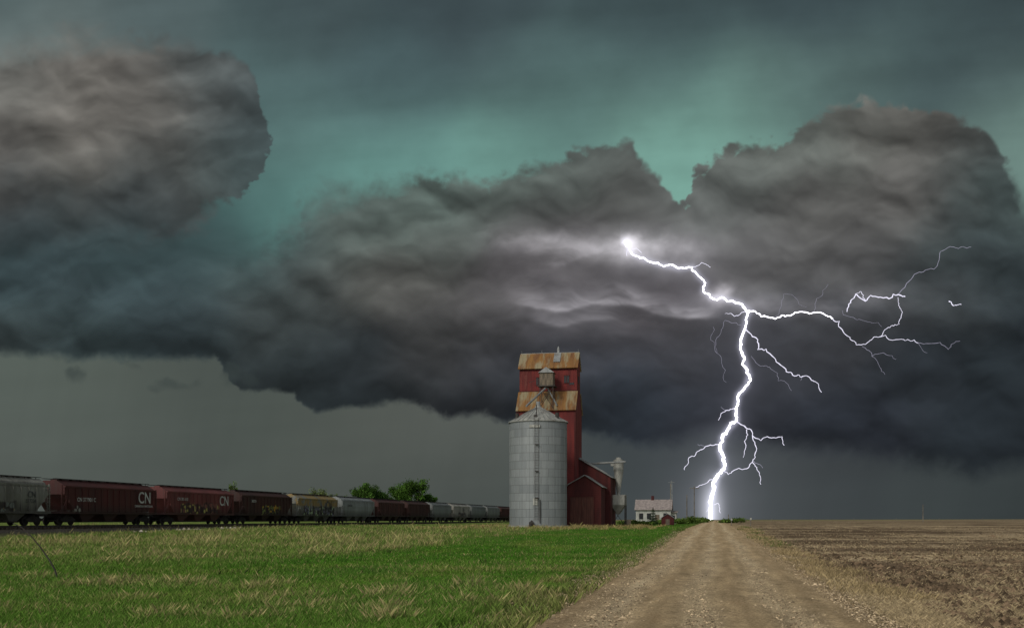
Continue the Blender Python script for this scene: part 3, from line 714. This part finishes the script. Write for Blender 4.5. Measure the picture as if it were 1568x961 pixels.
for i in range(24):
    u_=380; v_=20+i*14; X=u_*S+v_*C; Y=u_*C-v_*S; z=float(G(u_,v_)); b.tube((X,Y,z),(X,Y,z+1.2),.06,.06,4,0)
b.make('fence',[M_pole])

# ------------------------------------------------------------------ TRAIN
def paint(name,c1,c2,graf=None,seed=0,top=None):
    m,nt,out=newmat(name)
    tc=nd(nt,'ShaderNodeTexCoord').outputs['Object']
    sp=nd(nt,'ShaderNodeSeparateXYZ'); nt.links.new(tc,sp.inputs[0])
    mp=nd(nt,'ShaderNodeMapping'); mp.inputs['Location'].default_value=(seed*17.3,seed*5.1,0); nt.links.new(tc,mp.inputs[0]); q=mp.outputs[0]
    col=mixc(nt,ramp(nt,noise(nt,q,.5,6,.6,(1,1,.3)),.35,.7),c1,c2)
    dirt=ramp(nt,noise(nt,q,1.5,6,.65,(1.5,1.5,.15)),.42,.78); col=mixc(nt,math_(nt,'MULTIPLY',dirt,.65),col,L4(58,50,46))
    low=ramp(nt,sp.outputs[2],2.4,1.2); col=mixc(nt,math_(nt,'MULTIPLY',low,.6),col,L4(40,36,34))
    if top:
        tt=math_(nt,'MULTIPLY',ramp(nt,noise(nt,q,.8,5,.6),.42,.5),ramp(nt,sp.outputs[2],2.4,2.9)); col=mixc(nt,math_(nt,'MULTIPLY',tt,.8),col,top)
    if graf:
        x0,x1,z1,ca,cb=graf
        vo=nd(nt,'ShaderNodeTexVoronoi'); vo.inputs['Scale'].default_value=1.7; nt.links.new(q,vo.inputs[0])
        s=nd(nt,'ShaderNodeSeparateColor'); nt.links.new(vo.outputs['Color'],s.inputs[0])
        g=mixc(nt,ramp(nt,s.outputs[0],.45,.5),ca,cb); g=mixc(nt,ramp(nt,vo.outputs['Distance'],.38,.48),g,L4(44,38,38))
        msk=math_(nt,'MULTIPLY',ramp(nt,sp.outputs[0],x0,x0+.5),ramp(nt,sp.outputs[0],x1,x1-.5))
        wob=math_(nt,'ADD',sp.outputs[2],math_(nt,'MULTIPLY',noise(nt,q,1.2,4),1.1))
        msk=math_(nt,'MULTIPLY',msk,math_(nt,'MULTIPLY',ramp(nt,wob,z1+.92,z1+.8),ramp(nt,wob,1.8,1.9)))
        msk=math_(nt,'MULTIPLY',msk,ramp(nt,noise(nt,q,2.2,3),.32,.36))
        col=mixc(nt,math_(nt,'MULTIPLY',msk,.8),col,g)
    nf=noise(nt,q,16,3); col=mixc(nt,.3,col,mixc(nt,nf,(.25,.25,.25,1),(.85,.85,.85,1)),'OVERLAY')
    b=nd(nt,'ShaderNodeBsdfPrincipled'); b.inputs['Roughness'].default_value=.7; b.inputs['Specular IOR Level'].default_value=.25
    nt.links.new(col,b.inputs['Base Color']); nt.links.new(b.outputs[0],out.inputs[0]); return m
M_under=surf('undercarriage',L4(34,30,28),L4(24,22,21),sc=2,rough=.9)
M_letter=surf('white_lettering',L4(170,170,165),L4(136,136,130),rough=.6)
RZ=1.15   # height of rail head
def railcar(Yc,mat,ribs=True,text=None,tcol=None,rounded=False):
    X=-62.7+TA*Yc-1.6/C
    L=8.75; b=MB()
    if rounded: sec=[(-1.5,1.35),(-1.62,2.1),(-1.66,2.9),(-1.58,3.5),(-1.3,4.0),(-.7,4.38),(.7,4.38),(1.3,4.0),(1.58,3.5),(1.66,2.9),(1.62,2.1),(1.5,1.35)]
    else: sec=[(-1.6,1.35),(-1.6,2.2),(-1.6,3.0),(-1.6,3.75),(-1.35,3.95),(-.7,4.35),(.7,4.35),(1.35,3.95),(1.6,3.75),(1.6,3.0),(1.6,2.2),(1.6,1.35)]
    n=len(sec); vs=[]
    xe=lambda z:(L-.45) if z>=2.9 else (L-.45)-(2.9-z)*1.0
    for sgn in(-1,1):
        for (y,z) in sec: vs.append((sgn*xe(z),y,z))
    fs=[(i,(i+1)%n,(i+1)%n+n,i+n) for i in range(n)]+[tuple(range(n-1,-1,-1)),tuple(range(n,2*n))]
    b.add(vs,fs,0)
    b.box(-L-.1,L+.1,-1.55,1.55,1.12,1.34,0)
    for s in(-1,1):
        b.box(-xe(3.2),xe(3.2),s*1.62-.05,s*1.62+.05,3.66,3.82,0)
        if ribs:
            for i in range(15):
                x=-7.7+i*1.1; 
                if abs(x)<xe(1.5): b.box(x-.05,x+.05,s*1.66-.055,s*1.66+.055,1.36,3.65,0)
                else: b.box(x-.05,x+.05,s*1.66-.055,s*1.66+.055,2.2,3.65,0)
        for e in(-1,1):
            x=e*(L-.1)
            b.box(x-.06,x+.06,s*1.5-.05,s*1.5+.05,1.34,3.9,0)
            b.tube((x,s*1.5,1.4),(e*(L-1.3),s*1.5,3.0),.05,.05,4,0)
            for q in range(7): b.box(min(x,x-e*.5),max(x,x-e*.5),s*1.62-.02,s*1.62+.02,1.5+q*.35,1.54+q*.35,0)
            b.box(x-e*.5-.03,x-e*.5+.03,s*1.62-.03,s*1.62+.03,1.34,3.8,0)
    for xc in(-4.1,0,4.1):
        b.add([(xc-1.7,-1.4,1.34),(xc+1.7,-1.4,1.34),(xc+1.7,1.4,1.34),(xc-1.7,1.4,1.34),(xc-.5,-1.0,.38),(xc+.5,-1.0,.38),(xc+.5,1.0,.38),(xc-.5,1.0,.38)],[(0,1,5,4),(1,2,6,5),(2,3,7,6),(3,0,4,7),(4,5,6,7)],0)
        b.box(xc-.55,xc+.55,-1.2,1.2,.28,.4,1)
    b.box(-L+.2,L-.2,-.75,-.45,4.5,4.55,1); b.box(-L+.2,L-.2,.45,.75,4.5,4.55,1)
    b.box(-L+1,L-1,-.35,.35,4.36,4.46,0)
    for i in range(10):
        x=-7.2+i*1.6; b.box(x-.25,x+.25,-.4,.4,4.46,4.56,1); b.tube((x+.5,-.75,4.33),(x+.5,-.75,4.52),.03,.03,4,1); b.tube((x+.5,.75,4.33),(x+.5,.75,4.52),.03,.03,4,1)
    for xc in(-7.0,7.0):
        for s in(-1,1):
            b.prism([(xc-1.15,.42),(xc-1.15,.62),(xc-.4,.85),(xc+.4,.85),(xc+1.15,.62),(xc+1.15,.42),(xc+.35,.3),(xc-.35,.3)],'y',s*1.02-.07,s*1.02+.07,1)
            for dx in(-.88,.88):
                b.tube((xc+dx,s*.74-.07,.45),(xc+dx,s*.74+.07,.45),.45,.45,18,1); 
        for dx in(-.88,.88): b.tube((xc+dx,-.74,.45),(xc+dx,.74,.45),.08,.08,8,1)
        b.box(xc-.25,xc+.25,-1,1,.6,1.12,1)
    for e in(-1,1): b.box(min(e*(L+.1),e*(L+.72)),max(e*(L+.1),e*(L+.72)),-.15,.15,.85,1.1,1)
    ob=b.make('hopper_railcar',[mat,M_under],None,(X,Yc,RZ),math.pi/2-A)
    if text:
        for (t,x,z,size) in text:
            cu=bpy.data.curves.new('lettering','FONT'); cu.body=t; cu.size=size; cu.extrude=.004; cu.offset=.02 if size>1 else 0.003
            to=bpy.data.objects.new('lettering',cu); scene.collection.objects.link(to); cu.materials.append(tcol or M_letter)
            to.parent=ob; to.location=(x,-1.725,z); to.rotation_euler=(math.pi/2,0,0)
    return ob
M_c=[paint('paint_grey_a',L4(118,118,110),L4(96,96,88),(-6,4,1.9,L4(140,122,86),L4(104,110,104)),1),
     paint('paint_brown_a',L4(72,36,33),L4(58,31,29),(-7,-5.5,1.5,L4(140,140,130),L4(140,140,130)),2),
     paint('paint_red',L4(102,56,53),L4(84,46,44),(-5.5,4.5,2.2,L4(158,152,86),L4(112,78,68)),3),
     paint('paint_brown_b',L4(62,38,33),L4(50,33,30),(-2.5,4.5,2.2,L4(176,140,50),L4(112,122,68)),4),
     paint('paint_grey_b',L4(116,118,112),L4(98,100,94),(-6.5,7,2.3,L4(140,158,122),L4(102,102,120)),5,L4(132,110,62)),
     paint('paint_pale',L4(126,130,128),L4(108,112,110),None,6),
     paint('paint_brown_c',L4(70,42,38),L4(58,36,33),None,7),
     paint('paint_brown_d',L4(62,38,34),L4(52,33,30),None,8),
     paint('paint_grey_c',L4(110,114,112),L4(94,98,96),None,9),
     paint('paint_cream',L4(144,142,133),L4(122,120,112),(-4,4,2.0,L4(100,100,100),L4(126,110,92)),10),
     paint('paint_grey_d',L4(104,108,106),L4(90,94,92),None,11),
     paint('paint_grey_e',L4(110,114,110),L4(94,96,94),None,12),
     paint('paint_brown_e',L4(68,40,36),L4(55,34,31),None,13)]
pitch=18.9; Y0=100-pitch/2
M_blk=surf('black_lettering',L4(56,58,58),L4(44,44,46),rough=.6)
specs=[(0,True,[('CN',5.2,2.6,.8),('377224',4.9,2.1,.5)],M_blk,True),(1,True,[('CN',4.6,2.35,1.75),('CN 377901 C',-6.5,2.35,.55),('CANADIAN NATIONAL',3.9,1.9,.35)],M_letter,False),
       (2,True,[('CN',4.4,2.35,1.7),('CN 385 610',-6.2,2.8,.5)],M_letter,False),(3,True,[('385224',-5.5,2.9,.5)],M_letter,False),
       (4,True,[('CN',2.9,2.2,1.9)],M_blk,False),(5,False,[('GTW 138',-6,2.8,.5)],M_blk,True),(6,True,None,None,False),(7,True,None,None,False),(8,False,None,None,True),(9,True,[('CN',0,2.6,1.2)],M_blk,False),
       (10,False,None,None,True),(11,False,None,None,True),(12,True,None,None,False)]
railcar(Y0-pitch,M_c[8],False,None,None,True)
for i,(k,ribs,txt,tc_,rd) in enumerate(specs):
    railcar(Y0+pitch*i,M_c[k],ribs,txt,tc_,rd)
for i in range(13,17): railcar(Y0+pitch*i,M_c[[7,8,6,9][i-13]],True)
vr=(-62.7*C)-1.6   # lateral offset of the track centre
us=np.linspace(40,520,400)
U,Q=np.meshgrid(us,np.arange(6),indexing='ij'); pv=np.array([-5.5,-2.6,-1.9,1.9,2.6,5.5]); pz=np.array([-.5,0,.2,.2,0,-.5])
Vv=vr+pv[Q]+.15*fbm(U/3,Q*3.1,3,800); Z=RZ-.55+pz[Q]+.06*fbm(U/2,Q*2.2,3,810)
cc=np.ones(U.shape+(3,))*np.array((92,86,76.)); cc[:,[0,5]]=np.array((100,108,60.)); cc*=(1+.2*fbm(U/1.5,Q*1.3,3,820))[...,None]
fast_mesh('railway_embankment',np.stack([Vv,U,Z],-1).reshape(-1,3),grid_faces(len(us),6)[:,::-1],attr_mat('ballast',0,.8,8),lin(cc).reshape(-1,3),False,rz=-A)
b=MB()
for s in(-.72,.72): b.box(vr+s-.035,vr+s+.035,40,520,RZ-.15,RZ,0)
for i in range(500):
    b.box(vr-1.3,vr+1.3,60+i*.6,60.25+i*.6,RZ-.36,RZ-.15,1)
b.make('railway_track',[M_steel,M_bark],None,(0,0,0),-A)
n=26; u=rng.uniform(95,118,n); v=vr+rng.uniform(5.8,7.5,n)
lumps('rocks',u,v,rng.uniform(.12,.32,n),lin(np.array((168,160,145.))*rng.uniform(.8,1.1,n)[:,None]),M_stone,.7,.15)

# ------------------------------------------------------------------ TREES
def tree(name,X,Y,h,w,col=(66,92,40),leaf=5200,ls=.26,sparse=1.0,base=.22):
    z0=gz(X,Y)-.1; r=random.Random(int(X*13+Y)); e=empty(name,X,Y,z0,0)
    b=MB(); tips=[]
    def branch(p,d,l,rad,lev):
        q=p+d*l; b.tube(p,q,rad,rad*.62,6 if lev<2 else 4,0,False)
        if lev>=3: tips.append(q); return
        if lev>0: tips.append(q)
        for _ in range(4 if lev==0 else 3):
            nd_=(d+Vector((r.uniform(-1,1)*w/h*1.5,r.uniform(-1,1)*w/h*1.5,r.uniform(-.25,.6)))).normalized()
            branch(p+d*l*r.uniform(.6,1.0),nd_,l*r.uniform(.6,.85),rad*.55,lev+1)
    branch(Vector((0,0,0)),Vector((r.uniform(-.08,.08),0,1)).normalized(),h*.3,h*.025,0)
    mx=max(t.z for t in tips); k=h*.93/mx
    mw=max(abs(t.x) for t in tips); kw=(w*.46)/mw
    b.v=[(x*(kw if z>h*.2 else 1),y*(kw if z>h*.2 else 1),z*k) for x,y,z in b.v]
    b.make('trunk_and_limbs',[M_bark],e)
    T=np.array([(t.x*kw,t.y*kw,t.z*k) for t in tips])
    nl=leaf; g=np.random.default_rng(int(abs(X*7+Y)))
    ci=g.integers(0,len(T),nl); cr=g.uniform(.35,1.0,len(T))*w*.11*sparse
    P=T[ci]+np.clip(g.normal(0,1,(nl,3)),-2,2)*cr[ci][:,None]*np.array((1,1,.75)); P[:,2]=np.maximum(P[:,2],h*base*g.uniform(.7,1.2,nl))
    a1=g.normal(0,1,(nl,3)); a1/=np.linalg.norm(a1,axis=1)[:,None]; a2=np.cross(a1,g.normal(0,1,(nl,3))); a2/=np.linalg.norm(a2,axis=1)[:,None]
    s=(ls*g.uniform(.5,1.2,nl))[:,None]
    Q=np.stack([P-a1*s,P+a2*s*.6,P+a1*s,P-a2*s*.6],1)
    tone=(.7+.6*g.random(len(T)))[ci]*g.uniform(.8,1.2,nl)
    cc=np.array(col,float)*tone[:,None]
    ob=fast_mesh('foliage',Q.reshape(-1,3),np.arange(nl*4).reshape(-1,4),M_blade,np.repeat(lin(np.clip(cc,0,255)),4,0))
    ob.parent=e
def T(px,Y): return (px-784)/FT*Y
tree('poplar_tree',T(556,300),300,11.6,7.5); tree('poplar_tree',T(575,306),306,9.6,6.5,(60,86,38))
tree('poplar_tree',T(612,300),300,11.0,7.5,(64,92,38)); tree('poplar_tree',T(632,296),296,12.2,8.5,(70,98,40)); tree('poplar_tree',T(652,304),304,9.0,6.0,(58,84,36))
tree('poplar_tree',T(597,310),310,8.6,5.5,(64,86,42))
tree('aspen_tree',T(484,310),310,10.6,4.5,(92,104,62),1100,.2,1.2); tree('aspen_tree',T(497,305),305,10.4,4.0,(92,104,62),900,.2,1.2); tree('aspen_tree',T(512,312),312,9.0,4.0,(84,98,56),900,.2,1.2)
tree('aspen_tree',T(357,290),290,12.0,3.4,(80,98,50),900,.22); tree('aspen_tree',T(530,312),312,8.2,4.5,(80,100,50),1200,.22)
def bush(name,X,Y,h,w,col,nl=900,ls=.22):
    z0=gz(X,Y); g=np.random.default_rng(int(abs(X*3+Y*5)))
    cen=np.stack([g.normal(0,w*.25,14),g.normal(0,w*.2,14),g.uniform(.2,.75,14)*h],1); ci=g.integers(0,14,nl)
    P=cen[ci]+g.normal(0,1,(nl,3))*np.array((w*.12,w*.12,h*.16)); P[:,2]=np.abs(P[:,2])
    a1=g.normal(0,1,(nl,3)); a1/=np.linalg.norm(a1,axis=1)[:,None]; a2=np.cross(a1,g.normal(0,1,(nl,3))); a2/=np.linalg.norm(a2,axis=1)[:,None]
    s=(ls*g.uniform(.5,1.2,nl))[:,None]; Q=np.stack([P-a1*s,P+a2*s*.6,P+a1*s,P-a2*s*.6],1)
    cc=np.array(col,float)*(g.uniform(.7,1.25,14)[ci]*g.uniform(.8,1.2,nl))[:,None]
    fast_mesh(name,Q.reshape(-1,3),np.arange(nl*4).reshape(-1,4),M_blade,np.repeat(lin(np.clip(cc,0,255)),4,0),loc=(X,Y,z0))
for px,Y,h,w in((1042,215,1.3,3.5),(1055,235,1.5,5),(1068,260,1.4,5),(1078,290,1.2,4),(1012,205,1.0,2.5),(965,178,.8,3),(985,180,.7,3),(1112,260,1.0,4),(1128,270,1.2,4)):
    bush('shrub',T(px,Y),Y,h,w,(84,104,48))
def spruce(X,Y,h,w):
    z0=gz(X,Y)-.1; e=empty('spruce_tree',X,Y,z0,0); b=MB(); b.tube((0,0,0),(0,0,h),h*.03,.01,6,0); b.make('trunk',[M_bark],e)
    g=np.random.default_rng(5); nl=4200; t=g.random(nl)**.7; t=1-t; t=np.clip(t,.06,1)
    lay=np.round(t*11)/11*.7+t*.3; rr=(1-lay)*w/2*(.35+.65*np.sqrt(g.random(nl)))*(1+.25*np.sin(g.random(nl)*40)); a=g.random(nl)*6.283
    P=np.stack([np.cos(a)*rr,np.sin(a)*rr,lay*h-rr*.25],1)
    d=np.stack([np.cos(a),np.sin(a),-.35+0*a],1)+g.normal(0,.3,(nl,3)); sd=np.stack([-np.sin(a),np.cos(a),0*a],1)+g.normal(0,.3,(nl,3))
    s=.13; Q=np.stack([P-d*s,P+sd*s*.35,P+d*s,P-sd*s*.35],1)
    cc=np.array((44,62,40.))*g.uniform(.6,1.25,nl)[:,None]
    ob=fast_mesh('needles',Q.reshape(-1,3),np.arange(nl*4).reshape(-1,4),M_blade,np.repeat(lin(cc),4,0)); ob.parent=e
spruce(T(1000,200),200,3.3,2.6)
# bent dead stem in the left foreground
b=MB()
pts=[(-12.6,29.0,.0),(-12.68,29,.3),(-12.85,29,.6),(-13.1,29,.95),(-13.35,29,1.25),(-13.6,29,1.48),(-13.85,29,1.6)]
for i,(p,q) in enumerate(zip(pts[:-1],pts[1:])): b.tube(p,q,.026-.002*i,.024-.002*i,6,0)
b.tube(pts[3],(-13.05,29,1.25),.01,.006,5,0); b.tube(pts[4],(-13.55,29,1.3),.01,.005,5,0)
b.make('dead_weed_stem',[M_steel])

# ------------------------------------------------------------------ LIGHT
sunvec=Vector((-.50,-.72,.62)).normalized()   # towards the sun: behind-left of the camera
sd=bpy.data.lights.new('sun','SUN'); sd.energy=1.5; sd.angle=math.radians(14); sd.color=(1,.94,.84)
so=bpy.data.objects.new('sun',sd); scene.collection.objects.link(so); so.rotation_euler=(-sunvec).to_track_quat('-Z','Y').to_euler(); so.location=(0,0,50)
w=bpy.data.worlds.new('World'); scene.world=w; w.use_nodes=True; nt=w.node_tree; nt.nodes.clear()
out=nt.nodes.new('ShaderNodeOutputWorld'); bgn=nt.nodes.new('ShaderNodeBackground'); sk=nt.nodes.new('ShaderNodeTexSky'); sk.sky_type='NISHITA'; sk.sun_disc=False
sk.sun_elevation=math.asin(sunvec.z); sk.sun_rotation=math.atan2(sunvec.x,sunvec.y)%(2*math.pi)
hs_=nt.nodes.new('ShaderNodeHueSaturation'); hs_.inputs['Saturation'].default_value=.25
nt.links.new(sk.outputs[0],hs_.inputs['Color']); nt.links.new(hs_.outputs[0],bgn.inputs[0]); bgn.inputs[1].default_value=.125
nt.links.new(bgn.outputs[0],out.inputs[0])

# ------------------------------------------------------------------ CAMERA
cd=bpy.data.cameras.new('camera'); cam=bpy.data.objects.new('camera',cd); scene.collection.objects.link(cam)
cam.location=(0,0,CAMH); cam.rotation_euler=(math.radians(90),0,0)
cd.sensor_width=36; cd.lens=36*1600/1568; cd.clip_end=12000; cd.clip_start=.1
cd.shift_y=(795-480.5)/1568
scene.camera=cam
scene.view_settings.view_transform='Standard'; scene.view_settings.look='None'; scene.view_settings.exposure=0
